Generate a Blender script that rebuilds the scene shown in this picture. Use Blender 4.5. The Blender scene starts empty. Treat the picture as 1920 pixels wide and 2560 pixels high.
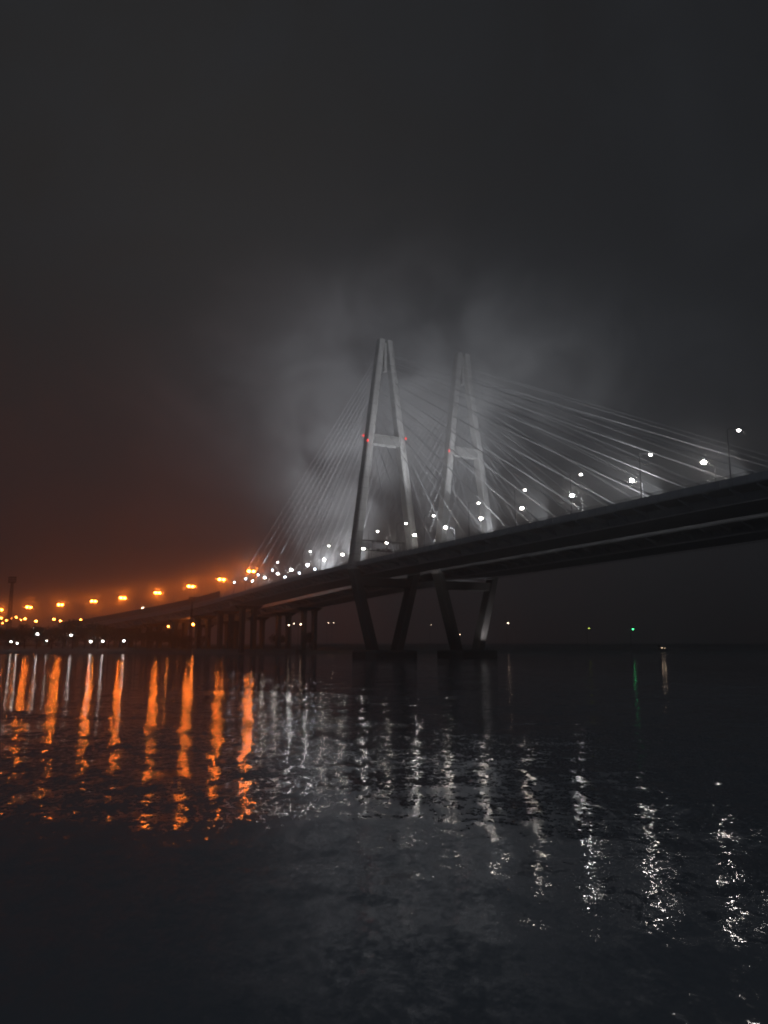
import bpy, bmesh, math, random
from mathutils import Vector, Matrix
R = math.radians
rnd = random.Random(7)
sc = bpy.context.scene
C = sc.collection

# ------------------------------------------------------------------ camera
CAM_H = 6.0
PITCH = math.atan(325.0 / 1923.0)
cd = bpy.data.cameras.new('camera'); cam = bpy.data.objects.new('camera', cd); C.objects.link(cam)
cam.location = (0, 0, CAM_H); cam.rotation_euler = (R(90) + PITCH, 0, 0)
cd.sensor_fit = 'VERTICAL'; cd.sensor_height = 36; cd.sensor_width = 27
cd.lens = 1923.0 / 2560 * 36; cd.clip_start = 0.1; cd.clip_end = 8000
sc.camera = cam
sc.view_settings.view_transform = 'Standard'; sc.view_settings.look = 'None'
sc.view_settings.exposure = 0; sc.view_settings.gamma = 1
cy = sc.cycles
cy.max_bounces = 4; cy.diffuse_bounces = 1; cy.glossy_bounces = 2; cy.transmission_bounces = 2
cy.volume_bounces = 0; cy.transparent_max_bounces = 6
cy.caustics_reflective = False; cy.caustics_refractive = False
cy.sample_clamp_indirect = 6; cy.use_denoising = True; cy.volume_step_rate = 1.0; cy.volume_max_steps = 256
cy.use_adaptive_sampling = False
cy.pixel_filter_type = 'BLACKMAN_HARRIS'; cy.filter_width = 2.0

# ------------------------------------------------------------------ node helpers
def mat(name):
    m = bpy.data.materials.new(name); m.use_nodes = True; nt = m.node_tree; nt.nodes.clear()
    return m, nt, nt.nodes, nt.links
def math_node(nt, op, a, b=None, c=None, clamp=False):
    n = nt.nodes.new('ShaderNodeMath'); n.operation = op; n.use_clamp = clamp
    for i, v in enumerate((a, b, c)):
        if v is None: continue
        if isinstance(v, (int, float)): n.inputs[i].default_value = v
        else: nt.links.new(v, n.inputs[i])
    return n.outputs[0]
def vmath(nt, op, a, b=None, scale=None):
    n = nt.nodes.new('ShaderNodeVectorMath'); n.operation = op
    for i, v in enumerate((a, b)):
        if v is None: continue
        if isinstance(v, (tuple, list)): n.inputs[i].default_value = v
        else: nt.links.new(v, n.inputs[i])
    if scale is not None:
        if isinstance(scale, (int, float)): n.inputs['Scale'].default_value = scale
        else: nt.links.new(scale, n.inputs['Scale'])
    return n.outputs['Value'] if op in ('DOT_PRODUCT', 'LENGTH', 'DISTANCE') else n.outputs[0]

# ------------------------------------------------------------------ sky: overcast night sky lit by the city
def px_dir(px, py):
    e = 1280 - py; f = 1923.0
    v = Vector((px - 960, f * math.cos(PITCH) - e * math.sin(PITCH), e * math.cos(PITCH) + f * math.sin(PITCH)))
    return v.normalized()
w = bpy.data.worlds.new('World'); sc.world = w; w.use_nodes = True
nt = w.node_tree; nt.nodes.clear()
tc = nt.nodes.new('ShaderNodeTexCoord'); D = vmath(nt, 'NORMALIZE', tc.outputs['Generated'])
nz = nt.nodes.new('ShaderNodeTexNoise'); nz.inputs['Scale'].default_value = 4.2; nz.inputs['Detail'].default_value = 6
nz.inputs['Roughness'].default_value = .55; nz.inputs['Distortion'].default_value = 1.0
nt.links.new(D, nz.inputs['Vector'])
cl = math_node(nt, 'SUBTRACT', nz.outputs[0], .5)
def lobe(d, width, stretch=1.0, power=2.0):
    # soft lobe of light pollution round direction d (width in radians)
    ax = vmath(nt, 'SUBTRACT', D, tuple(d))
    ax = vmath(nt, 'MULTIPLY', ax, (1 / stretch, 1, 1))
    r = vmath(nt, 'LENGTH', ax)
    r = math_node(nt, 'ADD', r, math_node(nt, 'MULTIPLY', cl, width * 1.9))
    q = math_node(nt, 'POWER', math_node(nt, 'DIVIDE', math_node(nt, 'MAXIMUM', r, 0), width), power)
    return math_node(nt, 'EXPONENT', math_node(nt, 'MULTIPLY', q, -1))
acc = None
def addc(fac, col):
    global acc
    v = vmath(nt, 'SCALE', tuple(col), None, fac)
    acc = v if acc is None else vmath(nt, 'ADD', acc, v)
one = math_node(nt, 'ADD', math_node(nt, 'MULTIPLY', cl, 1.1), 1.0)
addc(one, (.0145, .0156, .0176))
addc(lobe(px_dir(340, 1600), .23, 1.3), (.036, .0058, .0024))          # sodium glow of the town low on the left
addc(lobe(px_dir(150, 1570), .07, 5.0), (.125, .0200, .0015))
addc(lobe(px_dir(450, 560), .36, 1.0), (.0085, .0068, .0048))          # brownish cloud above it
addc(lobe(px_dir(830, 1070), .165, 1.0), (.0255, .0255, .0300))          # cloud base lit by the bridge floodlights
addc(lobe(px_dir(1180, 930), .12, 2.0), (.013, .0138, .0162))
addc(lobe(px_dir(1500, 1030), .10, 2.2), (.011, .0125, .0145))
# unseen fill glow added behind the viewer to lift the dark tones
sep = nt.nodes.new('ShaderNodeSeparateXYZ'); nt.links.new(D, sep.inputs[0])
back = math_node(nt, 'MAXIMUM', math_node(nt, 'SUBTRACT', math_node(nt, 'MULTIPLY', sep.outputs[1], -1), -.05), 0)
addc(back, (.125, .142, .168))
bg = nt.nodes.new('ShaderNodeBackground'); nt.links.new(acc, bg.inputs[0]); bg.inputs[1].default_value = 1.0
wo = nt.nodes.new('ShaderNodeOutputWorld'); nt.links.new(bg.outputs[0], wo.inputs[0])

# ------------------------------------------------------------------ materials
def surf(name, col, rough=.7, spec=.3, noise=.25, nscale=.4, metal=0, stretch=(1, 1, 1)):
    m, nt, ns, lk = mat(name)
    b = ns.new('ShaderNodeBsdfPrincipled'); o = ns.new('ShaderNodeOutputMaterial'); lk.new(b.outputs[0], o.inputs[0])
    b.inputs['Roughness'].default_value = rough; b.inputs['Metallic'].default_value = metal
    b.inputs['Specular IOR Level'].default_value = spec
    t = ns.new('ShaderNodeTexCoord'); mp = ns.new('ShaderNodeMapping'); mp.inputs['Scale'].default_value = stretch
    lk.new(t.outputs['Object'], mp.inputs[0])
    n = ns.new('ShaderNodeTexNoise'); n.inputs['Scale'].default_value = nscale; n.inputs['Detail'].default_value = 5
    lk.new(mp.outputs[0], n.inputs['Vector'])
    r = ns.new('ShaderNodeMix'); r.data_type = 'RGBA'
    lk.new(n.outputs[0], r.inputs[0])
    r.inputs[6].default_value = (*[c * (1 - noise) for c in col], 1); r.inputs[7].default_value = (*[min(1, c * (1 + noise)) for c in col], 1)
    lk.new(r.outputs[2], b.inputs['Base Color'])
    return m
M = {}
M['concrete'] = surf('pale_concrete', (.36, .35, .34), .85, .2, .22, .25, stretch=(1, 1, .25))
m_ = M['concrete']; nt_ = m_.node_tree; bs_ = [n for n in nt_.nodes if n.type == 'BSDF_PRINCIPLED'][0]
tc_ = nt_.nodes.new('ShaderNodeTexCoord'); sx_ = nt_.nodes.new('ShaderNodeSeparateXYZ'); nt_.links.new(tc_.outputs['Object'], sx_.inputs[0])
ln_ = math_node(nt_, 'LESS_THAN', math_node(nt_, 'FRACT', math_node(nt_, 'DIVIDE', sx_.outputs[2], 4.2)), .06)
nz_ = nt_.nodes.new('ShaderNodeTexNoise'); nz_.inputs['Scale'].default_value = .9; mp_ = nt_.nodes.new('ShaderNodeMapping'); mp_.inputs['Scale'].default_value = (1.4, 1.4, .06)
nt_.links.new(tc_.outputs['Object'], mp_.inputs[0]); nt_.links.new(mp_.outputs[0], nz_.inputs['Vector'])
fc_ = math_node(nt_, 'MULTIPLY', math_node(nt_, 'SUBTRACT', 1.0, math_node(nt_, 'MULTIPLY', ln_, .35)), math_node(nt_, 'ADD', .62, math_node(nt_, 'MULTIPLY', nz_.outputs[0], .7)))
src_ = bs_.inputs['Base Color'].links[0].from_socket; nt_.links.new(vmath(nt_, 'SCALE', src_, None, fc_), bs_.inputs['Base Color'])
M['pier'] = surf('pier_and_shaded_leg_concrete', (.09, .088, .085), .85, .2, .25, .3, stretch=(1, 1, .3))  # piers, and the pylon legs under the deck with their shade painted in
M['deck'] = surf('deck_steel', (.25, .26, .28), .6, .3, .2, .3)
M['beam'] = surf('crossbeam_concrete', (.2, .195, .19), .85, .2, .25, .3)
M['soffit'] = surf('deck_soffit', (.42, .42, .43), .7, .3, .2, .3)
M['asphalt'] = surf('asphalt', (.05, .05, .052), .9, .2, .2, .6)
M['rail'] = surf('railing_steel', (.5, .5, .5), .35, .5, .15, 1.0, metal=.6)
M['cable'] = surf('cable_sheath', (.55, .55, .56), .45, .5, .1, .3)
M['lamp_metal'] = surf('lamp_post_steel', (.16, .16, .17), .5, .5, .15, 1.0, metal=.3)
M['dark'] = surf('dark_steel', (.05, .05, .055), .6, .4, .2, 1.0)
M['sign'] = surf('sign_back', (.32, .32, .34), .5, .4, .12, .8)
M['ground'] = surf('bank_soil', (.13, .135, .135), .95, .1, .35, .15)
M['quay'] = surf('quay_concrete', (.22, .21, .20), .85, .2, .3, .2)
M['bark'] = surf('bark', (.06, .05, .045), .9, .1, .3, 2)
M['foliage'] = surf('foliage', (.055, .065, .05), .7, .2, .45, .5)
M['barrier'] = surf('noise_barrier_panel', (.16, .13, .12), .4, .5, .15, .5)
M['boat'] = surf('boat_paint', (.3, .3, .3), .4, .5, .1, 1)
def emis(name, col, s):
    m, nt, ns, lk = mat(name)
    e = ns.new('ShaderNodeEmission'); e.inputs[0].default_value = (*col, 1); e.inputs[1].default_value = s
    o = ns.new('ShaderNodeOutputMaterial'); lk.new(e.outputs[0], o.inputs[0]); return m
WHITE = (1.0, .93, .87); COOL = (.80, .88, 1.0); ORANGE = (1.0, .185, .015)
E = {
 'white': emis('white_lamp_glass', WHITE, 125), 'white_back': emis('shielded_lamp_glass', WHITE, 40),
 'cool': emis('cool_lamp_glass', COOL, 35), 'orange': emis('sodium_lamp_glass', ORANGE, 300),
 'orange_far': emis('distant_sodium_glass', (1, .22, .03), 90), 'white_far': emis('distant_white_glass', (1, .9, .85), 32),
 'dim': emis('dim_lamp_glass', (1, .72, .5), 14),
 'red': emis('red_beacon_glass', (1, .03, .02), 3.5), 'green': emis('green_beacon_glass', (.06, 1, .28), 12),
 'yellow': emis('yellow_green_glass', (.7, .9, .12), 7),
}

# ------------------------------------------------------------------ mesh helpers
class MB:
    def __init__(s): s.v = []; s.f = []; s.m = []
    def quadbox(s, p, mi=0):          # p: 8 points, bottom ring then top ring
        b = len(s.v); s.v += [tuple(q) for q in p]
        for q in ((3, 2, 1, 0), (4, 5, 6, 7), (0, 1, 5, 4), (1, 2, 6, 5), (2, 3, 7, 6), (3, 0, 4, 7)):
            s.f.append(tuple(b + i for i in q)); s.m.append(mi)
    def box(s, c, sz, rz=0, mi=0):
        x, y, z = c; a, b, h = sz[0] / 2, sz[1] / 2, sz[2] / 2; cs, sn = math.cos(rz), math.sin(rz)
        P = [(x + u * cs - v * sn, y + u * sn + v * cs, z + k) for k in (-h, h) for u, v in ((-a, -b), (a, -b), (a, b), (-a, b))]
        s.quadbox(P, mi)
    def tube(s, a, b, r0, r1=None, n=8, mi=0):
        a = Vector(a); b = Vector(b); r1 = r0 if r1 is None else r1
        d = (b - a).normalized(); up = Vector((0, 0, 1)) if abs(d.z) < .95 else Vector((1, 0, 0))
        x = d.cross(up).normalized(); y = d.cross(x); k = len(s.v)
        for p, r in ((a, r0), (b, r1)):
            for i in range(n):
                t = 2 * math.pi * i / n; s.v.append(tuple(p + x * r * math.cos(t) + y * r * math.sin(t)))
        for i in range(n):
            j = (i + 1) % n; s.f.append((k + i, k + j, k + n + j, k + n + i)); s.m.append(mi)
        s.f.append(tuple(k + i for i in reversed(range(n)))); s.m.append(mi)
        s.f.append(tuple(k + n + i for i in range(n))); s.m.append(mi)
    def sphere(s, c, r, sc3=(1, 1, 1), n=10, m=6, mi=0, zmin=-1.0):
        k = len(s.v); c = Vector(c); rings = []
        for i in range(m + 1):
            t = math.pi * i / m
            for j in range(n):
                p = 2 * math.pi * j / n
                q = Vector((math.sin(t) * math.cos(p) * sc3[0], math.sin(t) * math.sin(p) * sc3[1], max(zmin, math.cos(t)) * sc3[2])) * r
                s.v.append(tuple(c + q))
        for i in range(m):
            for j in range(n):
                j2 = (j + 1) % n
                s.f.append((k + i * n + j, k + (i + 1) * n + j, k + (i + 1) * n + j2, k + i * n + j2)); s.m.append(mi)
    def sweep(s, rings, close=True, caps=True, mi=0):
        k = len(s.v); n = len(rings[0])
        for r in rings: s.v += [tuple(q) for q in r]
        for i in range(len(rings) - 1):
            for j in range(n if close else n - 1):
                j2 = (j + 1) % n
                s.f.append((k + i * n + j, k + i * n + j2, k + (i + 1) * n + j2, k + (i + 1) * n + j)); s.m.append(mi)
        if caps:
            s.f.append(tuple(k + j for j in reversed(range(n)))); s.m.append(mi)
            e = k + (len(rings) - 1) * n
            s.f.append(tuple(e + j for j in range(n))); s.m.append(mi)
    def build(s, name, mats, parent=None, smooth=False, off=None):
        me = bpy.data.meshes.new(name)
        o0 = off if off is not None else Vector((0, 0, 0))
        me.from_pydata([tuple(Vector(q) - o0) for q in s.v], [], s.f); me.update()
        if name in ('deck', 'parapet', 'noise_barrier', 'body', 'pier_base'):
            b_ = bmesh.new(); b_.from_mesh(me); bmesh.ops.recalc_face_normals(b_, faces=b_.faces); b_.to_mesh(me); b_.free()
        mats = mats if isinstance(mats, (list, tuple)) else [mats]
        for q in mats: me.materials.append(q)
        if len(mats) > 1: me.polygons.foreach_set('material_index', s.m)
        if smooth: me.polygons.foreach_set('use_smooth', [True] * len(me.polygons))
        o = bpy.data.objects.new(name, me); C.objects.link(o)
        if parent is not None: o.parent = parent
        return o
def tag(o, label=None, cat=None, group=None, kind=None):
    if label: o['label'] = label
    if cat: o['category'] = cat
    if group: o['group'] = group
    if kind: o['kind'] = kind
    return o
def empty(name, loc, rz=0):
    o = bpy.data.objects.new(name, None); C.objects.link(o); o.location = loc; o.rotation_euler = (0, 0, rz)
    o.empty_display_size = 1; return o
def copy_tree(o, parent=None):
    c = o.copy(); C.objects.link(c)
    if parent is not None: c.parent = parent
    for ch in list(kids.get(o.name, [])): copy_tree(ch, c)
    return c
kids = {}
def reg(parent, ch): kids.setdefault(parent.name, []).append(ch); return ch

# ------------------------------------------------------------------ the bridge line
T1 = (0.3, 290.0); U = (-.5, .8660254); N = (.8660254, .5)
S0, RAD, AMAX = 80.0, 400.0, .4
def path(s, n=0.0):
    if s <= S0: x, y, th = T1[0] + U[0] * s, T1[1] + U[1] * s, 0.0
    else:
        x, y = T1[0] + U[0] * S0, T1[1] + U[1] * S0; th = (s - S0) / RAD; ex = 0
        if th > AMAX: ex = (s - S0) - AMAX * RAD; th = AMAX
        a, b = RAD * math.sin(th), RAD * (1 - math.cos(th))
        x += U[0] * a - N[0] * b; y += U[1] * a - N[1] * b
        x += (U[0] * math.cos(th) - N[0] * math.sin(th)) * ex; y += (U[1] * math.cos(th) - N[1] * math.sin(th)) * ex
    nx = N[0] * math.cos(th) + U[0] * math.sin(th); ny = N[1] * math.cos(th) + U[1] * math.sin(th)
    return x + nx * n, y + ny * n
def heading(s):                       # angle of the across direction (n axis)
    a = path(s, 0); b = path(s, 1); return math.atan2(b[1] - a[1], b[0] - a[0])
PROF = [(-260, 38.0), (-190, 38.2), (-150, 37.9), (-115, 37.3), (-57, 36.4), (0, 35.5), (34, 34.6), (66, 33.7), (90, 32.6), (120, 30.9), (146, 28.8),
        (166, 27.0), (199, 24.5), (232, 22.0), (268, 18.8), (300, 16.2), (341, 13.4), (383, 11.2), (450, 8.5), (520, 6.8), (700, 6.5)]
def ZP(s):                            # top of the parapet, smoothed
    def lin(s):
        for (a, za), (b, zb) in zip(PROF, PROF[1:]):
            if s <= b: return za + (zb - za) * (s - a) / (b - a)
        return PROF[-1][1]
    return sum(lin(s + d) for d in (-14, -7, 0, 7, 14)) / 5
def P(s, n, z): x, y = path(s, n); return Vector((x, y, z))

def deck_ring(s, off, deep):
    zp = ZP(s)
    prof = [(-13.5, zp - 1.1), (-13.5, zp - 2.3), (-9.2, zp - 2.9), (-8.2, zp - deep), (8.2, zp - deep), (9.2, zp - 2.9), (13.5, zp - 2.3), (13.5, zp - 1.1)]
    return [P(s, n + off, z) for n, z in prof]
def make_deck(root, s0, s1, off, deep, step=6.0):
    n = int((s1 - s0) / step); S = [s0 + (s1 - s0) * i / n for i in range(n + 1)]
    mb = MB(); mb.sweep([deck_ring(s, off, deep) for s in S])
    q_ = s0 + 3
    while q_ < s1 - 1:                # transverse brackets under the cantilevered edges
        zq = ZP(q_)
        for sd in (-1, 1):
            a_, b_ = P(q_ - .12, 0, 0), P(q_ + .12, 0, 0)
            pts_ = [(13.3, zq - 2.34), (9.1, zq - 2.98), (8.35, zq - deep + .15), (8.9, zq - deep + .1), (13.2, zq - 2.75)]
            k_ = len(mb.v)
            for qq in (q_ - .12, q_ + .12): mb.v += [tuple(P(qq, off + sd * n_, z_)) for n_, z_ in pts_]
            n5 = len(pts_); mb.f += [tuple(k_ + i for i in range(n5)), tuple(k_ + n5 + i for i in reversed(range(n5)))]; mb.m += [0, 0]
            for i in range(n5): mb.f.append((k_ + i, k_ + n5 + i, k_ + n5 + (i + 1) % n5, k_ + (i + 1) % n5)); mb.m.append(0)
        q_ += 6.0
    mb.build('deck', M['soffit'] if deep > 4.4 else M['deck'], root)
    mb = MB(); mb.sweep([[P(s, off - 12.6, ZP(s) - 1.09), P(s, off + 12.6, ZP(s) - 1.09)] for s in S], close=False, caps=False)
    mb.build('carriageway', M['asphalt'], root)
    for side in (-1, 1):
        mb = MB()                     # fascia with a projecting ledge
        a, b = 13.53, 13.75
        mb.sweep([[P(s, off + side * a, ZP(s) - 2.1), P(s, off + side * b, ZP(s) - 2.1), P(s, off + side * b, ZP(s) - .55), P(s, off + side * a, ZP(s) - .55)] for s in S])
        if off == 0:
            q_ = s0 + 1.5
            while q_ < s1 - 1:
                c_ = P(q_, off + side * 13.80, ZP(q_) - 1.32); mb.box(tuple(c_), (.14, .16, 1.5), heading(q_)); q_ += 3.0
        mb.build('parapet', M['deck'], root)
        mb = MB()
        for zo, r in ((0, .07), (-.3, .045)):
            for i in range(0, len(S) - 1): mb.tube(P(S[i], off + side * 13.62, ZP(S[i]) + zo), P(S[i + 1], off + side * 13.62, ZP(S[i + 1]) + zo), r, n=5)
        s = s0
        while s < s1:
            mb.tube(P(s, off + side * 13.62, ZP(s) - .56), P(s, off + side * 13.62, ZP(s) + .03), .05, n=5); s += 2.4
        mb.build('railing', M['rail'], root)
    for side in (-1, 1):              # maintenance rail hung below each girder edge
        mb = MB()
        for i in range(0, len(S) - 1): mb.tube(P(S[i], off + side * 8.6, ZP(S[i]) - deep - .35), P(S[i + 1], off + side * 8.6, ZP(S[i + 1]) - deep - .35), .11, n=5)
        s = s0 + 2
        while s < s1: mb.tube(P(s, off + side * 8.6, ZP(s) - deep - .4), P(s, off + side * 8.6, ZP(s) - deep + .02), .06, n=4); s += 6
        mb.build('maintenance_rail', M['cable'], root)

def pylon(root, c, ztop, off, beacons):
    """A-shaped pylon whose legs turn inwards again below the deck"""
    cx, cy_ = c
    def Q(n, u, z): return (cx + N[0] * n + U[0] * u, cy_ + N[1] * n + U[1] * u, z)
    zk, zf = 33.0, 3.0; zj = ztop - 14
    def a_of(z):
        if z >= zk: return 1.75 + .1285 * (ztop - z)
        return a_of(zk) + (5.2 - a_of(zk)) * (zk - z) / (zk - zf)
    mb = MB()
    for sd in (-1, 1):
        rings = []
        for z in (zk - .6, zk + 1, 50, 66, 84, 100, zj, ztop - 6, ztop):
            wn = 3.1 if z < 40 else 3.0 - .5 * (z - 40) / 84; wu = 5.0 - 1.9 * (z - zf) / (ztop - zf)
            a = a_of(z); inner = -1
            n0, n1 = sd * a - wn / 2, sd * a + wn / 2
            if sd < 0: n1 = min(n1, -.35)
            else: n0 = max(n0, .35)
            ch = .35
            rings.append([Q(n0 + ch, -wu / 2, z), Q(n1 - ch, -wu / 2, z), Q(n1, -wu / 2 + ch, z), Q(n1, wu / 2 - ch, z), Q(n1 - ch, wu / 2, z), Q(n0 + ch, wu / 2, z), Q(n0, wu / 2 - ch, z), Q(n0, -wu / 2 + ch, z)])
        mb.sweep(rings)
    # web closing the slot between the legs near the top, recessed
    z0, z1 = ztop - 13, ztop - 1.2
    w_ = .5
    mb.quadbox([Q(-w_, -.7, z0), Q(w_, -.7, z0), Q(w_, .7, z0), Q(-w_, .7, z0), Q(-w_, -.7, z1), Q(w_, -.7, z1), Q(w_, .7, z1), Q(-w_, .7, z1)])
    py = mb.build('pylon', M['concrete'], root)
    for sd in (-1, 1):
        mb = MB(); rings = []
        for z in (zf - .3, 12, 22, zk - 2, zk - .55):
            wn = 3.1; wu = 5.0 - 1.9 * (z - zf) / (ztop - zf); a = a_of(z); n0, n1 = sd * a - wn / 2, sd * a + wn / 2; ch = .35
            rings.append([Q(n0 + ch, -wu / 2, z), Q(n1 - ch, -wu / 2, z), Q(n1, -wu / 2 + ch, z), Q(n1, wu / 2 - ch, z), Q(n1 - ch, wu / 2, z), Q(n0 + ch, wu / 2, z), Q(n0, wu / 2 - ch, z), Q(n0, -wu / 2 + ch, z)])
        mb.sweep(rings); mb.build('lower_leg', M['pier'], py)  # darker than the upper legs: shade below the deck put into the colour
    zc = 83.5; a = a_of(zc) - 1.3
    mb = MB(); mb.quadbox([Q(-a, -1.5, zc - 2.4), Q(a, -1.5, zc - 2.4), Q(a, 1.5, zc - 2.4), Q(-a, 1.5, zc - 2.4), Q(-a, -1.5, zc + .9), Q(a, -1.5, zc + .9), Q(a, 1.5, zc + .9), Q(-a, 1.5, zc + .9)])
    mb.quadbox([Q(-a, -1.9, zc + .9), Q(a, -1.9, zc + .9), Q(a, 1.9, zc + .9), Q(-a, 1.9, zc + .9), Q(-a, -1.9, zc + 1.25), Q(a, -1.9, zc + 1.25), Q(a, 1.9, zc + 1.25), Q(-a, 1.9, zc + 1.25)])
    mb.build('upper_crossbeam', M['beam'], py)
    a = a_of(28.3) - 1.2
    mb = MB(); mb.quadbox([Q(-a, -1.6, 26.4), Q(a, -1.6, 26.4), Q(a, 1.6, 26.4), Q(-a, 1.6, 26.4), Q(-a, -1.6, 29.6), Q(a, -1.6, 29.6), Q(a, 1.6, 29.6), Q(-a, 1.6, 29.6)])
    mb.build('lower_crossbeam', M['pier'], py)
    mb = MB(); r0 = []
    for z, k in ((-1.0, 1), (2.4, 1), (3.0, .93)):
        r0.append([Q(n * k, u * k, z) for n, u in ((-11, -5), (-8, -8), (8, -8), (11, -5), (11, 5), (8, 8), (-8, 8), (-11, 5))])
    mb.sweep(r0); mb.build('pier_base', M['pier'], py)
    for sd, u, z in beacons:
        n = sd * (a_of(z) + 1.55); mb = MB(); p = Q(n, u, z)
        mb.sphere(p, .18 if (sd, u) == (-1, -2.1) else .10, n=8, m=5); mb.tube((p[0], p[1], p[2] - .7), (p[0], p[1], p[2] - .3), .3)
        b = mb.build('aviation_light', [E['red']], py)
    # stay cables, two planes, both directions
    top, bot = ztop - 6.0, 79.5
    K = 13
    for sd in (-1, 1):
        for k in range(K):
            zt = bot + (top - bot) * (k / (K - 1)) ** .9
            nt_ = sd * max(.9, a_of(zt))
            for s, uo in ((-16.4 - 12.3 * k, -1.2), (16 + 9.6 * k, 1.2)):
                A = Vector(Q(nt_, uo, zt)); B = P(s, off + sd * 12.95, ZP(s) - 1.0)
                mb = MB(); d = (A - B).normalized()
                mb.tube(B, A, .09, n=6); mb.tube(B, B + d * 3.2, .24, .2, n=8); mb.box(B, (.9, 1.0, .9), 0)
                mb.build('stay_cable', M['cable'], root)
    return py

def pier(root, s, off, w=9.0, t=3.0):
    z1 = ZP(s) - 4.9; a = heading(s); mb = MB()
    c = P(s, off, 0); nx, ny = math.cos(a), math.sin(a)
    def Q(n, u, z): return (c.x + nx * n - ny * u, c.y + ny * n + nx * u, z)
    for sd in (-1, 1):
        rings = []
        for z, k in ((.5, .8), (z1 - 4, .85), (z1 - 1.6, 1.0)):
            n0 = sd * (w / 2 - 1.1); rings.append([Q(n0 - 1.3 * k, -t / 2 * k, z), Q(n0 + 1.3 * k, -t / 2 * k, z), Q(n0 + 1.3 * k, t / 2 * k, z), Q(n0 - 1.3 * k, t / 2 * k, z)])
        mb.sweep(rings)
    mb.quadbox([Q(-w / 2 - 1, -t / 2, z1 - 1.6), Q(w / 2 + 1, -t / 2, z1 - 1.6), Q(w / 2 + 1, t / 2, z1 - 1.6), Q(-w / 2 - 1, t / 2, z1 - 1.6),
                Q(-w / 2 - 3.5, -t / 2, z1 + .05), Q(w / 2 + 3.5, -t / 2, z1 + .05), Q(w / 2 + 3.5, t / 2, z1 + .05), Q(-w / 2 - 3.5, t / 2, z1 + .05)])
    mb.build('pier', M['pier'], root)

SIDE = 137.0
near = tag(empty('cable_stayed_bridge', (T1[0], T1[1], 0)), 'near cable-stayed bridge with the taller, left A-shaped pylon and fans of pale stays', 'bridge')
far_c = (T1[0] + N[0] * 37.65, T1[1] + N[1] * 37.65)
far = tag(empty('cable_stayed_bridge', (far_c[0], far_c[1], 0)), 'far cable-stayed bridge whose right-hand A-shaped pylon stands behind the near deck', 'bridge')
def unparent_fix(root):               # meshes are written in world space: shift them under the root's base
    for o in C.objects:
        if o.parent is root: o.location = -Vector(root.location)
make_deck(near, -262, SIDE, 0, 4.3); pylon(near, T1, 124.0, 0, ((-1, -2.1, 82), (-1, 2.1, 85), (1, -2.1, 85)))
make_deck(far, -262, SIDE, 37.65, 4.3); pylon(far, far_c, 125.6, 37.65, ((-1, -2.1, 82.5),))
for s in (SIDE - 1,): pier(near, s, 0); pier(far, s, 37.65)
unparent_fix(near); unparent_fix(far)

v1 = tag(empty('approach_viaduct', tuple(P(SIDE, 0, 0))), 'near approach viaduct with brown noise barrier descending to the left bank', 'viaduct')
v2 = tag(empty('approach_viaduct', tuple(P(SIDE, 37.65, 0))), 'far approach viaduct running parallel behind the one with the orange lamps', 'viaduct')
make_deck(v1, SIDE + .3, 560, 0, 4.9, 8); make_deck(v2, SIDE + .3, 560, 37.65, 4.9, 8)
for s in (160, 184, 208, 234, 262, 292, 324, 360, 400, 445): pier(v1, s, 0); pier(v2, s, 37.65)
mb = MB()
s = 143.0
while s < 318:
    e = s + 4.0
    mb.quadbox([P(s + .05, -13.4, ZP(s) - 1.0), P(e - .05, -13.4, ZP(e) - 1.0), P(e - .05, -13.25, ZP(e) - 1.0), P(s + .05, -13.25, ZP(s) - 1.0),
                P(s + .05, -13.4, ZP(s) + 3.3), P(e - .05, -13.4, ZP(e) + 3.3), P(e - .05, -13.25, ZP(e) + 3.3), P(s + .05, -13.25, ZP(s) + 3.3)], 0)
    mb.tube(P(s, -13.33, ZP(s) - 1.0), P(s, -13.33, ZP(s) + 3.45), .12, n=5, mi=1)
    s = e
mb.build('noise_barrier', [M['barrier'], M['dark']], v1)
unparent_fix(v1); unparent_fix(v2)

# ------------------------------------------------------------------ overhead gantry by the near pylon
g = tag(empty('sign_gantry', tuple(P(5, 0, ZP(5) - 1.09))), 'overhead lattice sign gantry spanning the near deck between the left pylon legs', 'sign gantry')
gz0, gz1 = 40.6, 44.3
for n in (-11.6, 11.6):
    mb = MB()
    for u in (4.4, 5.6): mb.tube(P(u, n, ZP(5) - 1.09), P(u, n, gz1), .16, n=6)
    mb.tube(P(4.4, n, 37), P(5.6, n, 37), .1, n=5); mb.build('gantry_post', M['dark'], g)
mb = MB()
for z in (gz0, gz1):
    for u in (4.4, 5.6): mb.tube(P(u, -11.6, z), P(u, 11.6, z), .16, n=6)
k = -11.6; i = 0
while k < 11.5:
    for u in (4.4, 5.6):
        mb.tube(P(u, k, gz0), P(u, k, gz1), .09, n=4); mb.tube(P(u, k, gz0 if i % 2 else gz1), P(u, k + 2.32, gz1 if i % 2 else gz0), .08, n=4)
    k += 2.32; i += 1
mb.build('truss', M['dark'], g)
for n0, n1 in ((-8.5, -3.4), (-2.6, 2.8), (3.6, 8.8)):
    mb = MB(); mb.quadbox([P(4.1, n0, gz0 + .8), P(4.1, n1, gz0 + .8), P(4.2, n1, gz0 + .8), P(4.2, n0, gz0 + .8), P(4.1, n0, gz0 + 2.9), P(4.1, n1, gz0 + 2.9), P(4.2, n1, gz0 + 2.9), P(4.2, n0, gz0 + 2.9)])
    mb.build('sign_panel', M['sign'], g)
for o in C.objects:
    if o.parent is g: o.location = -Vector(g.location)

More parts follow.
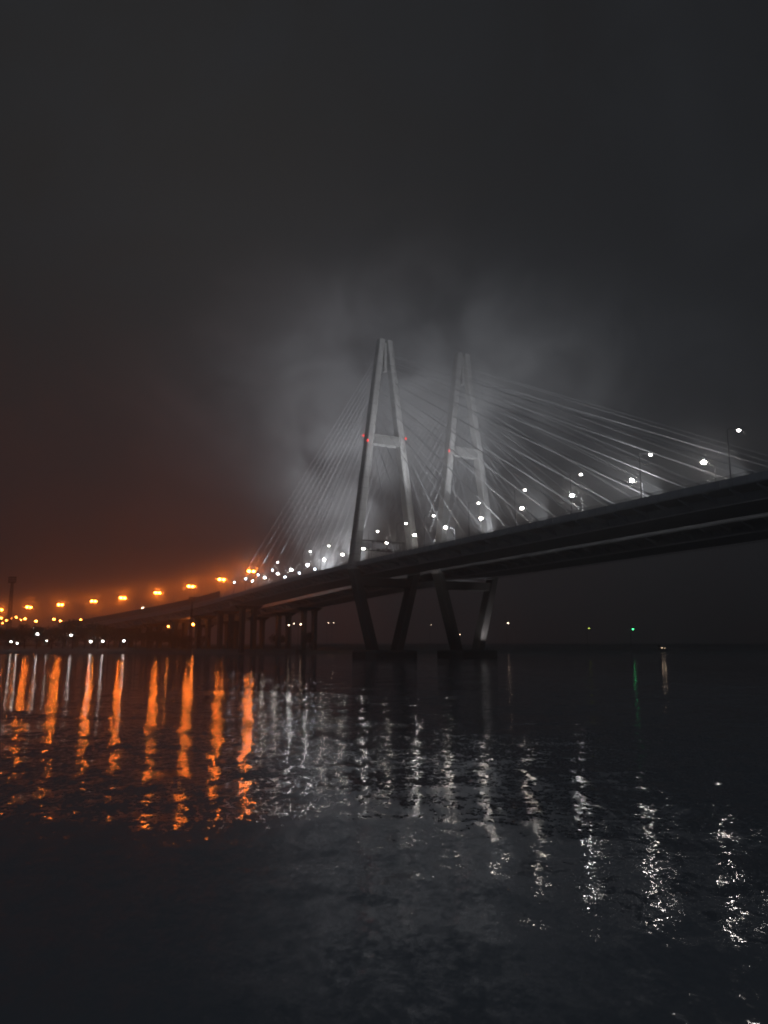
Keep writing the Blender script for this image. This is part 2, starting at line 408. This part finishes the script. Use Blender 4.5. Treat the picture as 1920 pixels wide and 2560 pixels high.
# ------------------------------------------------------------------ street lamps on the bridge (prototype + copies)
def lamp_proto(name, h, arms, glass, lens, head=(1.5, .62)):
    root = empty(name, (0, 0, 0))
    mb = MB(); mb.tube((0, 0, 0), (0, 0, 1.2), .16, .15); mb.tube((0, 0, 1.2), (0, 0, h), .12, .07)
    reg(root, mb.build('pole', M['lamp_metal'], root))
    for a in arms:
        dx = 1 if a > 0 else -1; L = abs(a)
        mb = MB(); pts = [(0, 0, h - .5), (dx * .25, 0, h - .05), (dx * .9, 0, h + .25), (dx * L, 0, h + .42)]
        for p, q in zip(pts, pts[1:]): mb.tube(p, q, .055, n=6)
        reg(root, mb.build('arm', M['lamp_metal'], root))
        mb = MB(); mb.sphere((dx * (L + .4), 0, h + .42), .5, (head[0], head[1], .34), n=12, m=6, zmin=-.2)
        hd = reg(root, mb.build('lamp_head', M['lamp_metal'], root, smooth=True))
        mb = MB(); mb.sphere((dx * (L + .45), 0, h + .30), lens, (1.15, .8, .75), n=10, m=6)
        reg(hd, mb.build('lamp_glass', glass, hd, smooth=True))
    return root
ORD = ['rightmost', 'second from the right', 'third from the right', 'fourth from the right', 'fifth from the right', 'sixth from the right', 'seventh from the right',
       'eighth from the right', 'ninth from the right', 'tenth from the right', 'eleventh from the right', 'twelfth from the right', 'thirteenth from the right', 'fourteenth from the right', 'fifteenth from the right', 'sixteenth from the right', 'seventeenth from the right']
def place(proto, pts, labels, cat, group, first):
    for (x, y, z, rz), lb in zip(pts, labels):
        o = proto if first[0] else copy_tree(proto)
        first[0] = False
        o.location = (x, y, z); o.rotation_euler = (0, 0, rz); tag(o, lb, cat, group)
STA = [-136.2, -114.4, -92.6, -71.0, -50.2, -29.6, -9.3, 11.5, 31, 50.2, 69, 87, 104.6, 119.3, 133, 146]
H_L = 11.0 - .35
pa = lamp_proto('street_lamp', H_L, (3.4,), E['white'], .54)
pts = [(*path(s, 11.4), ZP(s) - 1.09, heading(s) + math.pi) for s in STA]
place(pa, pts, ['bright white lamp on the far kerb of the near deck, %s' % o for o in ORD], 'street lamp', 'white street lamps along the far kerb of the near deck', [True])
pb = lamp_proto('street_lamp', H_L, (3.2,), E['white_back'], .34)
STB = [-179, -157.4, -135.2, -113.4, -92.2, -71.3, -47.4, -30.4, -10.8, 29.4, 47.5, 84]
pts = [(*path(s, -12.9), ZP(s) - 1.09, heading(s)) for s in STB]
place(pb, pts, ['small white lamp rising above the near railing, %s' % o for o in ORD], 'street lamp', 'white street lamps along the near railing', [True])
# sodium lamps on tall twin-armed masts
STO = [(134.2, 42.7), (166.2, 40.3), (198.6, 38.1), (232.5, 35.8), (268.2, 33.8), (300.8, 32.8), (341.0, 31.6), (383.0, 31.0), (425.0, 30.2)]
for (s_, zt), od in zip(STO, ORD):
    zb = ZP(s_) - 1.09
    po = lamp_proto('twin_street_lamp', zt - zb - .3, (.85, -.85), E['orange'], .76)
    place(po, [(*path(s_, 0), zb, heading(s_))], ['orange twin-headed lamp above the approach viaduct, %s' % od], 'street lamp', 'orange twin-headed street lamps above the viaduct', [True])

# lamps age differently: three strengths of the same glass, chosen per lamp
var_ = [emis('aged_lamp_glass', (1, .90, .80), 75), E['white'], emis('fresh_lamp_glass', (.97, .95, .93), 190)]
for o in list(C.objects):
    if o.name.startswith('lamp_glass') and o.data.materials[0] is E['white']:
        o.material_slots[0].link = 'OBJECT'; o.material_slots[0].material = var_[rnd.choice((0, 1, 1, 2))]

# ------------------------------------------------------------------ floodlights on the railing, aimed up at the stays
def flood_proto(h):
    root = empty('floodlight', (0, 0, 0))
    mb = MB(); mb.tube((0, 0, 0), (0, 0, h), .09, .07); mb.tube((-.45, 0, h), (.45, 0, h), .05)
    reg(root, mb.build('bracket', M['lamp_metal'], root))
    mb = MB(); mb.box((0, 0, h + .28), (.75, .5, .5)); hs = reg(root, mb.build('housing', M['dark'], root))
    mb = MB(); mb.sphere((0, -.3, h + .3), .36, (1, .5, .8), n=10, m=6); reg(hs, mb.build('floodlight_glass', E['cool'], hs, smooth=True))
    ld = bpy.data.lights.new('flood_lamp', 'SPOT'); ld.energy = 30000; ld.color = COOL; ld.spot_size = R(26); ld.spot_blend = .8; ld.shadow_soft_size = .25
    lo = bpy.data.objects.new('flood_lamp', ld); C.objects.link(lo); lo.parent = root; lo.location = (0, -.5, h + .6)
    lo.rotation_euler = Vector((.14, -.75, 1)).to_track_quat('-Z', 'Y').to_euler(); reg(root, lo)
    return root
pf = flood_proto(.8)
pts = [(*path(s, -13.64), ZP(s) - .54, heading(s)) for s in (33.4, 48.9, 64.5)]
place(pf, pts, ['bluish floodlight on the near railing left of the left pylon, %s of three' % o for o in ('rightmost', 'middle one', 'leftmost')], 'floodlight', 'bluish floodlights on the near railing', [True])
pf2 = flood_proto(5.6)
pts = [(*path(s, -13.64), ZP(s) - .54, heading(s)) for s in (79.3, 97.2, 112.2, 126.0)]
place(pf2, pts, ['bluish floodlight on a short post beside the orange lamps, %s of four' % o for o in ('rightmost', 'second from the right', 'third from the right', 'leftmost')], 'floodlight', 'bluish floodlights on short posts', [True])

# large floodlights that light the pylons and the fog above (fixtures with a real spot lamp each)
def big_flood(s, n, off, aim, power, angle, col, label, blend=.9, z=None):
    p = P(s, off + n, (ZP(s) - 1.09) if z is None else z)
    root = tag(empty('pylon_floodlight', tuple(p)), label, 'floodlight', 'floodlights aimed up at the pylons')
    mb = MB(); mb.tube((0, 0, 0), (0, 0, .9), .08); mb.box((0, 0, 1.1), (.7, .5, .5)); mb.build('housing', M['dark'], root)
    ld = bpy.data.lights.new('flood_lamp', 'SPOT'); ld.energy = power; ld.color = col; ld.spot_size = angle; ld.spot_blend = blend; ld.shadow_soft_size = .35
    lo = bpy.data.objects.new('flood_lamp', ld); C.objects.link(lo); lo.parent = root; lo.location = (0, 0, 1.6)
    d = Vector(aim) - (p + Vector((0, 0, 1.6))); lo.rotation_euler = d.to_track_quat('-Z', 'Y').to_euler()
KW = 1000.0
t1t = lambda n, z: (T1[0] + N[0] * n, T1[1] + N[1] * n, z)
t2t = lambda n, z: (far_c[0] + N[0] * n, far_c[1] + N[1] * n, z)
FL = (.92, .95, 1.0)
big_flood(-34, 10, 0, t1t(2, 92), 130 * KW, R(42), FL, 'floodlight on the river side of the left pylon, by the far kerb')
big_flood(-34, 3, 0, t1t(-6, 60), 18 * KW, R(50), FL, 'floodlight on the river side of the left pylon, by the centre line')
big_flood(-34, -10, 37.65, t2t(-2, 92), 130 * KW, R(42), FL, 'floodlight on the far deck in front of the right pylon, near kerb')
big_flood(-34, 9, 37.65, t2t(8, 60), 40 * KW, R(50), FL, 'floodlight on the far deck in front of the right pylon, far kerb')
big_flood(44, 12, 0, t1t(-18, 104), 165 * KW, R(62), FL, 'floodlight left of the left pylon aimed up at the back stays')
big_flood(72, 12, 0, t1t(-30, 96), 165 * KW, R(66), FL, 'floodlight farther left on the deck, washing the back stays')
big_flood(38, 11, 37.65, t2t(6, 130), 150 * KW, R(66), FL, 'floodlight behind the right pylon aimed up into the fog')
for i, (s_, n_, pw) in enumerate(((-60, 5, 110), (-95, -4, 90), (-128, 5, 100), (-156, -4, 55))):
    big_flood(s_, n_, 0, t1t(10, 120), pw * KW, R(70), FL, 'floodlight among the main span stays, %s of four from the left pylon' % ('first', 'second', 'third', 'last')[i])
# small floodlight on the pier base that lights the foot of the right pylon's outer leg
q = t2t(3.0, 3.0); fb = Vector(q) - 9.0 * Vector((U[0], U[1], 0))
root = tag(empty('pier_floodlight', tuple(fb)), 'small floodlight on the right pylon pier lighting its outer leg from below', 'floodlight')
mb = MB(); mb.tube((0, 0, 0), (0, 0, .5), .07); mb.box((0, 0, .6), (.5, .35, .35)); mb.build('housing', M['dark'], root)
ld = bpy.data.lights.new('flood_lamp', 'SPOT'); ld.energy = 8000; ld.color = (1, .93, .95); ld.spot_size = R(70); ld.spot_blend = .9; ld.shadow_soft_size = .2
lo = bpy.data.objects.new('flood_lamp', ld); C.objects.link(lo); lo.parent = root; lo.location = (0, 0, 1.0)
lo.rotation_euler = (Vector(t2t(8.2, 17)) - (fb + Vector((0, 0, 1)))).to_track_quat('-Z', 'Y').to_euler()

# ------------------------------------------------------------------ water, banks
m, nt, ns, lk = mat('river_water'); M['water'] = m
b = ns.new('ShaderNodeBsdfPrincipled'); o = ns.new('ShaderNodeOutputMaterial'); lk.new(b.outputs[0], o.inputs[0])
b.inputs['Base Color'].default_value = (.155, .172, .19, 1); b.inputs['Roughness'].default_value = .04; b.inputs['IOR'].default_value = 1.25
t = ns.new('ShaderNodeTexCoord')
def slope(scale, stretch, amp, detail, seed, side=1.1):
    mp = ns.new('ShaderNodeMapping'); mp.inputs['Scale'].default_value = stretch; mp.inputs['Location'].default_value = (seed, seed * 2, 0)
    mp.inputs['Rotation'].default_value = (0, 0, R(8)); lk.new(t.outputs['Object'], mp.inputs[0])
    n = ns.new('ShaderNodeTexNoise'); n.inputs['Scale'].default_value = scale; n.inputs['Detail'].default_value = detail; n.inputs['Roughness'].default_value = .55
    lk.new(mp.outputs[0], n.inputs['Vector'])
    return vmath(nt, 'MULTIPLY', vmath(nt, 'SUBTRACT', n.outputs['Color'], (.5, .5, .5)), (amp * side, amp, 0))
big = ns.new('ShaderNodeTexNoise'); big.inputs['Scale'].default_value = .03; big.inputs['Detail'].default_value = 3
mp = ns.new('ShaderNodeMapping'); mp.inputs['Scale'].default_value = (.35, 1, 1); lk.new(t.outputs['Object'], mp.inputs[0]); lk.new(mp.outputs[0], big.inputs['Vector'])
patch = ns.new('ShaderNodeMapRange'); lk.new(big.outputs[0], patch.inputs[0]); patch.inputs[1].default_value = .40; patch.inputs[2].default_value = .62; patch.inputs[3].default_value = .45; patch.inputs[4].default_value = 1.15
s_all = slope(.07, (.4, 1, 1), .05, 1, 29, .4)
for sc_, st_, am_, se_, sd_ in ((.16, .6, .045, 47, 1.2), (.45, .5, .075, 5, .5), (1.0, 1.1, .085, 17, .6), (2.6, 1.5, .10, 61, .45)):
    s_all = vmath(nt, 'ADD', s_all, slope(sc_, (st_, 1, 1), am_, 0, se_, sd_))
s_small = vmath(nt, 'ADD', slope(6.5, (1.2, 1, 1), .13, 0, 3, .45), slope(15., (1.2, 1, 1), .13, 0, 83, .45))
s_all = vmath(nt, 'ADD', s_all, vmath(nt, 'SCALE', s_small, None, patch.outputs[0]))
nrm = vmath(nt, 'NORMALIZE', vmath(nt, 'ADD', s_all, (0, 0, 1)))
lk.new(nrm, b.inputs['Normal'])
mb = MB(); mb.v = [(-1200, -40, 0), (1200, -40, 0), (1200, 1500, 0), (-1200, 1500, 0)]; mb.f = [(0, 1, 2, 3)]; mb.m = [0]
tag(mb.build('water', M['water']), kind='structure')
# far bank: a sheet of land with a sloping edge, slightly uneven
mb = MB(); X = [-1200 + 20 * i for i in range(121)]
def shore(x): return 424 + 5 * math.sin(x * .013) + 2.5 * math.sin(x * .047 + 1) + (0 if x > -150 else .02 * (x + 150))
rows = []
for d, z in ((0, -.5), (2.5, .9), (7, 1.7), (30, 2.2), (90, 2.8), (300, 3.0), (1070, 3.2)):
    rows.append([(x, min(1495, shore(x) + d + (rnd.random() - .5) * (1.0 if d < 30 else 0)), z + (rnd.random() - .5) * .25 * (d > 0)) for x in X])
for r_ in rows: mb.v += r_
for i in range(len(rows) - 1):
    for j in range(len(X) - 1):
        k = i * len(X) + j; mb.f.append((k, k + 1, k + 1 + len(X), k + len(X))); mb.m.append(0)
tag(mb.build('far_bank', M['ground']), kind='structure')
# stone quay with a lit edge under the viaduct
def quay(x0, x1, y0, y1, label):
    mb = MB(); mb.box(((x0 + x1) / 2, (y0 + y1) / 2, .9), (x1 - x0, y1 - y0, 2.8)); mb.box(((x0 + x1) / 2, y0 - .15, 2.42), (x1 - x0, .5, .25))
    x = x0 + 2
    while x < x1 - 1: mb.tube((x, y0 + .6, 2.3), (x, y0 + .6, 2.85), .16, .2, n=6); x += 7
    o = mb.build('quay_wall', M['quay']); tag(o, label, 'quay')
quay(-100, -46, 406, 432, 'low concrete quay on the left bank below the viaduct piers')

# ------------------------------------------------------------------ trees on the far bank
def tree_proto(seed, h, wd):
    r = random.Random(seed); root = empty('tree', (0, 0, 0))
    mb = MB(); mb.tube((0, 0, -.5), (0, 0, h * .35), .32, .22, n=7)
    tips = []
    for i in range(7):
        a = r.random() * 6.28; q = (math.cos(a) * wd * .28 * r.uniform(.5, 1), math.sin(a) * wd * .28, h * r.uniform(.5, .8)); mb.tube((0, 0, h * r.uniform(.22, .36)), q, .14, .05, n=5); tips.append(q)
    reg(root, mb.build('trunk', M['bark'], root))
    mb = MB(); lobes = [(q[0] * 1.3, q[1] * 1.3, q[2], r.uniform(.22, .34)) for q in tips] + [(0, 0, h * .78, .34), (0, 0, h * .5, .36)]
    for i in range(1500):
        lx, ly, lz, lr = r.choice(lobes); v = Vector((r.gauss(0, 1), r.gauss(0, 1), r.gauss(0, 1))).normalized() * (r.random() ** .4) * lr
        c = Vector((lx + v.x * wd, ly + v.y * wd, lz + v.z * h * .62))
        if c.z < h * .12: continue
        s = r.uniform(.18, .5); a = Vector((r.gauss(0, 1), r.gauss(0, 1), r.gauss(0, 1))).normalized(); b_ = a.orthogonal().normalized(); d = a.cross(b_)
        k = len(mb.v); mb.v += [tuple(c + b_ * s), tuple(c + d * s * .7), tuple(c - b_ * s), tuple(c - d * s * .7)]; mb.f.append((k, k + 1, k + 2, k + 3)); mb.m.append(0)
    reg(root, mb.build('crown', M['foliage'], root)); return root
protos = [tree_proto(3, 11, 9.5), tree_proto(8, 12, 8), tree_proto(15, 10, 11)]
used = [True, True, True]
# x position, distance, scale, kind, description
def at(px, Y):                        # ground x below a column of the photo
    return (px - 960) / (1923 / math.cos(PITCH) * (1 + 0)) * 1.0 * Y * 1.0
TREES = [(-22, 452, 1.0, 0, 'round dark tree at the left edge of the photo'), (22, 446, 1.05, 2, 'broad dark tree left of the warm quay light'), (62, 455, 1.0, 1, 'tree behind the warm quay light'),
         (92, 447, 1.02, 0, 'dark tree between the warm light and the tall mast tree'), (130, 446, 1.12, 2, 'wide dome-shaped tree left of the square-topped tree'), (158, 458, .95, 1, 'tree in the dip left of the square-topped tree'),
         (182, 450, 1.18, 1, 'tallest, square-topped tree near the second orange lamp'), (212, 455, .95, 0, 'low tree right of the square-topped tree'), (245, 448, 1.12, 0, 'bulky tree right of the paired orange lights'),
         (272, 452, 1.06, 2, 'spreading tree left of the last quay light'), (306, 455, .95, 2, 'low spreading tree above the last quay light'), (340, 450, .86, 1, 'tree at the foot of the viaduct barrier'),
         (378, 446, .92, 2, 'dark tree below the distant viaduct lamps'), (404, 452, .80, 0, 'small tree right of the dark viaduct tree'), (432, 455, .72, 1, 'small tree left of the lamp under the viaduct'),
         (470, 450, .66, 2, 'low bush-like tree beside the small floodlight mast'), (505, 455, .6, 0, 'low tree in front of the second viaduct pier'),
         (690, 470, .75, 2, 'low tree under the side span, left of the four small lights'), (775, 480, .8, 0, 'low tree between the two groups of small lights')]
for px, Y, s_, k, lb in TREES:
    pr = protos[k]; o = pr if used[k] else copy_tree(pr); used[k] = False
    s_ *= 1.22
    o.location = ((px - 960) / 1950.0 * Y, Y, 2.0); o.scale = (s_, s_, s_); o.rotation_euler = (0, 0, rnd.random() * 6.28)
    tag(o, lb, 'tree', 'trees on the far bank')

# ------------------------------------------------------------------ masts
def lattice_mast(name, x, y, h, wd, label, head):
    root = tag(empty(name, (x, y, 2)), label, 'mast'); mb = MB(); n = int(h / 2.5)
    def c(i): k = wd / 2 * (1 - .6 * i / n); z = h * i / n; return [(-k, -k, z), (k, -k, z), (k, k, z), (-k, k, z)]
    for i in range(n):
        a, b_ = c(i), c(i + 1)
        for j in range(4):
            mb.tube(a[j], b_[j], .14, n=4); mb.tube(a[j], b_[(j + 1) % 4], .08, n=4); mb.tube(a[j], a[(j + 1) % 4], .08, n=4)
    mb.build('mast', M['dark'], root)
    mb = MB()
    for z in head[1]: mb.box((0, 0, h + z), (head[0], 1.2, .35))
    for xx in (-.42, -.14, .14, .42):
        for z in head[1]: mb.box((head[0] * xx, -.5, h + z - .5), (head[0] * .17, .5, .6))
    mb.build('lamp_rack', M['dark'], root)
lattice_mast('floodlight_mast', (19 - 960) / 1950. * 440, 440, 38, 2.2, 'tall unlit lattice mast at the far left with a dark lamp rack', (4.2, (0, 1.3, 2.6)))
lattice_mast('floodlight_mast', (476 - 960) / 1950. * 400, 400, 25.5, 1.2, 'unlit floodlight mast standing before the viaduct barrier', (3.2, (0, 1.3)))

# ------------------------------------------------------------------ distant lamps along the banks
def ray_at(px, py, Y):
    d = px_dir(px, py); k = Y / d.y; return Vector((d.x * k, Y, CAM_H + d.z * k))
def far_lamp_proto(name, glass, r_, arm=1.2):
    root = empty(name, (0, 0, 0))
    mb = MB(); mb.tube((0, 0, -1), (0, 0, 0), .1, .07, n=6); mb.tube((0, 0, -.05), (arm, 0, .2), .05, n=5)
    pole = reg(root, mb.build('arm', M['lamp_metal'], root))
    mb = MB(); mb.sphere((arm, 0, .34), r_ * 1.05, (1.3, .9, .4), n=8, m=4, zmin=0); reg(root, mb.build('lamp_head', M['lamp_metal'], root))
    mb = MB(); mb.sphere((arm, 0, .2), r_, (1.2, .9, .7), n=8, m=5); reg(root, mb.build('lamp_glass', glass, root, smooth=True))
    return root
def far_lamp(px, py, Y, glass, r_, label, cat='street lamp', group=None, name='street_lamp', gz=2.2):
    p = ray_at(px, py, Y); root = tag(empty(name, (p.x, p.y, gz)), label, cat, group); h = p.z - gz
    mb = MB(); mb.tube((-1.2, 0, -.3), (-1.2, 0, h), .13, .08, n=6); mb.tube((-1.2, 0, h - .05), (0, 0, h + .15), .05, n=5); mb.build('pole', M['lamp_metal'], root)
    mb = MB(); mb.sphere((0, 0, h + .1), r_ * 1.1, (1.3, .9, .4), n=8, m=4, zmin=0); hd = mb.build('lamp_head', M['lamp_metal'], root)
    mb = MB(); mb.sphere((0, -.1, h), r_, (1.2, .9, .8), n=8, m=5); mb.build('lamp_glass', glass, hd, smooth=True)
GO = 'small orange street lamps beyond the trees on the left bank'; GW = 'white lamps along the left quay'; GU = 'small lamps seen under the bridge'
O_, W_, D_ = E['orange_far'], E['white_far'], E['dim']
for px, py, Y, r_, lb in ((3, 1545, 640, .95, 'orange lamp at the very left edge above the treeline'), (17, 1551, 640, .75, 'orange lamp just right of the leftmost one above the trees'), (7, 1558, 640, .5, 'dim low orange lamp under the leftmost one'),
        (29, 1546, 700, .5, 'small dim orange lamp near the tall dark mast'), (41, 1543, 640, .75, 'highest orange lamp of the far-left cluster'), (53, 1550, 700, .6, 'small orange lamp left of the first twin lamp'),
        (63, 1547, 640, .85, 'orange lamp directly under the leftmost twin lamp'), (90, 1553, 600, .85, 'bright wide orange lamp on the treeline between the two left twin lamps'), (135, 1548, 640, .85, 'reddish orange lamp left of the square-topped tree'),
        (151, 1552, 640, .8, 'orange lamp with a low glow left of the square-topped tree'), (202, 1549, 620, .7, 'upper one of the paired orange lamps right of the square-topped tree'), (203, 1554, 620, .7, 'lower one of the paired orange lamps right of the square-topped tree'),
        (267, 1552, 700, .45, 'faint orange lamp over the trees under the fourth twin lamp'), (335, 1553, 700, .4, 'faint orange lamp above trees at the foot of the viaduct')):
    far_lamp(px, py, Y, O_, r_, lb, group=GO)
for px, py, Y, r_, lb in ((28, 1604, 432, .42, 'white quay lamp nearest the left edge'), (43, 1608, 432, .42, 'white quay lamp just right of the leftmost'), (94, 1585, 436, .55, 'warm white lamp glowing among the trees'),
        (117, 1602, 432, .3, 'tiny white quay lamp below the dome-shaped tree'), (178, 1588, 434, .55, 'bluish white lamp high among the trees'), (227, 1604, 432, .55, 'bright white quay lamp right of the bluish one'),
        (257, 1603, 432, .48, 'middle white lamp of the right trio on the quay'), (310, 1602, 432, .48, 'rightmost white quay lamp left of the viaduct'), (573, 1594, 428, .2, 'tiny white lamp on the quay under the viaduct')):
    far_lamp(px, py, Y, W_, r_, lb, group=GW)
for px, py, Y, r_, lb in ((421, 1566, 500, .5, 'orange lamp leftmost under the viaduct'), (444, 1555, 480, .62, 'reddish lamp highest under the viaduct'), (455, 1567, 560, .35, 'small dim lamp left of the bright one under the viaduct'),
        (482, 1561, 455, .72, 'brightest orange lamp under the viaduct'), (499, 1556, 440, .45, 'reddish lamp right of the brightest one under the viaduct')):
    far_lamp(px, py, Y, O_, r_, lb, group=GU)
for px, py, Y, r_, lb in ((722, 1563, 385, .28, 'leftmost small lamp of the four under the side span'), (735, 1559, 385, .2, 'second small lamp of the four under the side span'), (752, 1561, 375, .34, 'brightest small lamp of the four under the side span'),
        (760, 1565, 620, .25, 'rightmost tiny lamp of the four under the side span'), (784, 1557, 700, .18, 'lone tiny lamp left of the pylon pier'), (821, 1557, 620, .25, 'left one of two small lamps beneath the left pylon'),
        (834, 1557, 620, .3, 'right one of two small lamps beneath the left pylon'), (1078, 1562, 640, .2, 'tiny lamp between the inner pylon legs'), (1150, 1586, 500, .2, 'tiny low lamp left of the bright pylon leg foot')):
    far_lamp(px, py, Y, D_, r_, lb, group=GU)
far_lamp(1270, 1558, 620, D_, .5, 'single pale lamp on the bank right of the pylons')
far_lamp(1472, 1571, 470, E['yellow'], .25, 'tiny yellow-green marker light on the right bank', 'marker light', name='marker_light')
far_lamp(1582, 1573, 360, E['green'], .30, 'green navigation light over the water on the right', 'navigation light', name='navigation_light', gz=0)
far_lamp(357, 1520, 620, D_, .8, 'small dull orange lamp over the viaduct barrier under the twin lamps')

# a van on the right bank with its headlights on
vx, vy = (1653 - 960) / 1950. * 436, 436.0
root = tag(empty('parked_van', (vx, vy, 2.0)), 'dark van facing the river on the right bank, both headlights on', 'van')
mb = MB(); mb.sweep([[(-1, y, a), (1, y, a), (1, y, b_), (-1, y, b_)] for y, a, b_ in ((-2.6, .45, .95), (-2.3, .35, 1.15), (-1.6, .35, 1.3), (-.9, .35, 2.1), (2.4, .35, 2.15), (2.6, .5, 2.0))]); body = mb.build('body', M['dark'], root)
mb = MB(); mb.quadbox([(-.85, -1.58, 1.36), (.85, -1.58, 1.36), (.85, -1.5, 1.36), (-.85, -1.5, 1.36), (-.8, -1.02, 2.02), (.8, -1.02, 2.02), (.8, -.95, 2.0), (-.8, -.95, 2.0)]); mb.build('windscreen', M['deck'], root)
for wx in (-.95, .95):
    for wy in (-1.7, 1.7):
        mb = MB(); mb.tube((wx - .12, wy, .36), (wx + .12, wy, .36), .36, n=14); mb.build('wheel', M['dark'], root)
    mb = MB(); mb.sphere((wx * .82, -2.62, .85), .15, (1, .4, .8), n=10, m=6); mb.build('headlight', D_, root)

# ------------------------------------------------------------------ haze, mist added for the lamp halos, and the fog bank round the pylons
m, nt, ns, lk = mat('thin_haze')
v = ns.new('ShaderNodeVolumePrincipled'); o = ns.new('ShaderNodeOutputMaterial'); lk.new(v.outputs[0], o.inputs['Volume'])
v.inputs['Color'].default_value = (.9, .9, .92, 1); v.inputs['Density'].default_value = .0010; v.inputs['Anisotropy'].default_value = .72
mb = MB(); mb.box((0, 760, 91.5), (2500, 1640, 185)); tag(mb.build('haze', m), 'thin night haze over the river and bridge', 'haze', kind='stuff')

def mist(knots, rad, dens, SM, zc_of, rn, rz, label):
    """soft-edged band of mist added along a row of lamps to make their bloom halos"""
    m, nt, ns, lk = mat('halo_mist')
    v = ns.new('ShaderNodeVolumePrincipled'); o = ns.new('ShaderNodeOutputMaterial'); lk.new(v.outputs[0], o.inputs['Volume'])
    v.inputs['Color'].default_value = (.9, .9, .9, 1); v.inputs['Anisotropy'].default_value = .35
    t = ns.new('ShaderNodeTexCoord'); K0 = knots[1].copy(); dmin = None
    for a_, b_ in zip(knots, knots[1:]):
        ab = b_ - a_; L2 = ab.length_squared
        pa_ = vmath(nt, 'SUBTRACT', t.outputs['Object'], tuple(a_ - K0))
        h_ = math_node(nt, 'DIVIDE', vmath(nt, 'DOT_PRODUCT', pa_, tuple(ab)), L2, clamp=True)
        d_ = vmath(nt, 'LENGTH', vmath(nt, 'SUBTRACT', pa_, vmath(nt, 'SCALE', tuple(ab), None, h_)))
        dmin = d_ if dmin is None else math_node(nt, 'MINIMUM', dmin, d_)
    q_ = math_node(nt, 'DIVIDE', dmin, rad); q_ = math_node(nt, 'MULTIPLY', q_, q_)
    n2 = ns.new('ShaderNodeTexNoise'); n2.inputs['Scale'].default_value = .05; n2.inputs['Detail'].default_value = 3; lk.new(t.outputs['Object'], n2.inputs['Vector'])
    lk.new(math_node(nt, 'MULTIPLY', math_node(nt, 'EXPONENT', math_node(nt, 'MULTIPLY', q_, -1.0)), math_node(nt, 'MULTIPLY', n2.outputs[0], dens)), v.inputs['Density'])
    mb = MB()
    mb.sweep([[P(s_, rn * math.cos(a), zc_of(s_) + rz * math.sin(a)) for a in [-2 * math.pi * k / 16 for k in range(16)]] for s_ in SM])
    o = mb.build('halo_mist', m, off=K0); o.location = K0; tag(o, label, 'mist', kind='stuff')
mist([Vector((*path(s_, 0), z_ - 1.0)) for s_, z_ in ((126, 43.2), (210, 37.4), (310, 32.4), (440, 30.2))], 9.0, .045, [100 + 13 * i for i in range(29)],
     lambda s_: 43.5 - (s_ - 126) * .06 + max(0, (s_ - 210) * .018), 24, 23, 'added mist that gives the viaduct lamps their orange halo')
mist([Vector((*path(s_, 4), ZP(s_) + 9.3)) for s_ in (-175, -60, 20, 98)], 8.0, .010, [-190 + 12 * i for i in range(24)], lambda s_: ZP(s_) + 9, 24, 20, 'added thin mist that gives the white deck lamps their halo')

m, nt, ns, lk = mat('drifting_fog')
v = ns.new('ShaderNodeVolumePrincipled'); o = ns.new('ShaderNodeOutputMaterial'); lk.new(v.outputs[0], o.inputs['Volume'])
v.inputs['Color'].default_value = (.95, .95, .96, 1); v.inputs['Anisotropy'].default_value = 0.0
t = ns.new('ShaderNodeTexCoord')
n1 = ns.new('ShaderNodeTexNoise'); n1.inputs['Scale'].default_value = .033; n1.inputs['Detail'].default_value = 5; n1.inputs['Roughness'].default_value = .58; n1.inputs['Distortion'].default_value = 1.1
lk.new(t.outputs['Object'], n1.inputs['Vector'])
FC = Vector((30, 292, 98)); FR = Vector((155, 100, 78))
acc = None
for c_, r_, dn in (((-28, 326, 84), (46, 40, 34), 1.25), ((10, 304, 112), (82, 46, 33), .85), ((76, 230, 82), (66, 46, 24), 1.1), ((62, 284, 106), (76, 44, 22), .9)):
    p_ = vmath(nt, 'DIVIDE', vmath(nt, 'SUBTRACT', t.outputs['Object'], tuple(Vector(c_) - FC)), r_)
    l_ = vmath(nt, 'LENGTH', p_); g_ = math_node(nt, 'EXPONENT', math_node(nt, 'MULTIPLY', math_node(nt, 'MULTIPLY', l_, l_), -1.1))
    g_ = math_node(nt, 'MULTIPLY', g_, dn); acc = g_ if acc is None else math_node(nt, 'ADD', acc, g_)
nn = ns.new('ShaderNodeMapRange'); lk.new(n1.outputs[0], nn.inputs[0]); nn.inputs[1].default_value = .42; nn.inputs[2].default_value = .62; nn.inputs[3].default_value = .05; nn.inputs[4].default_value = 2.0
edge = ns.new('ShaderNodeMapRange'); edge.interpolation_type = 'SMOOTHSTEP'; lk.new(vmath(nt, 'LENGTH', vmath(nt, 'DIVIDE', t.outputs['Object'], tuple(FR))), edge.inputs[0])
edge.inputs[1].default_value = .95; edge.inputs[2].default_value = .55; edge.inputs[3].default_value = 0; edge.inputs[4].default_value = .0085
dd = math_node(nt, 'MULTIPLY', math_node(nt, 'MULTIPLY', acc, nn.outputs[0]), edge.outputs[0])
lk.new(dd, v.inputs['Density'])
mb = MB(); mb.sphere((0, 0, 0), 1.0, tuple(FR), n=32, m=16); o = mb.build('fog_bank', m); o.location = FC
tag(o, 'pale floodlit fog drifting round both pylons and the stays', 'fog', kind='stuff')
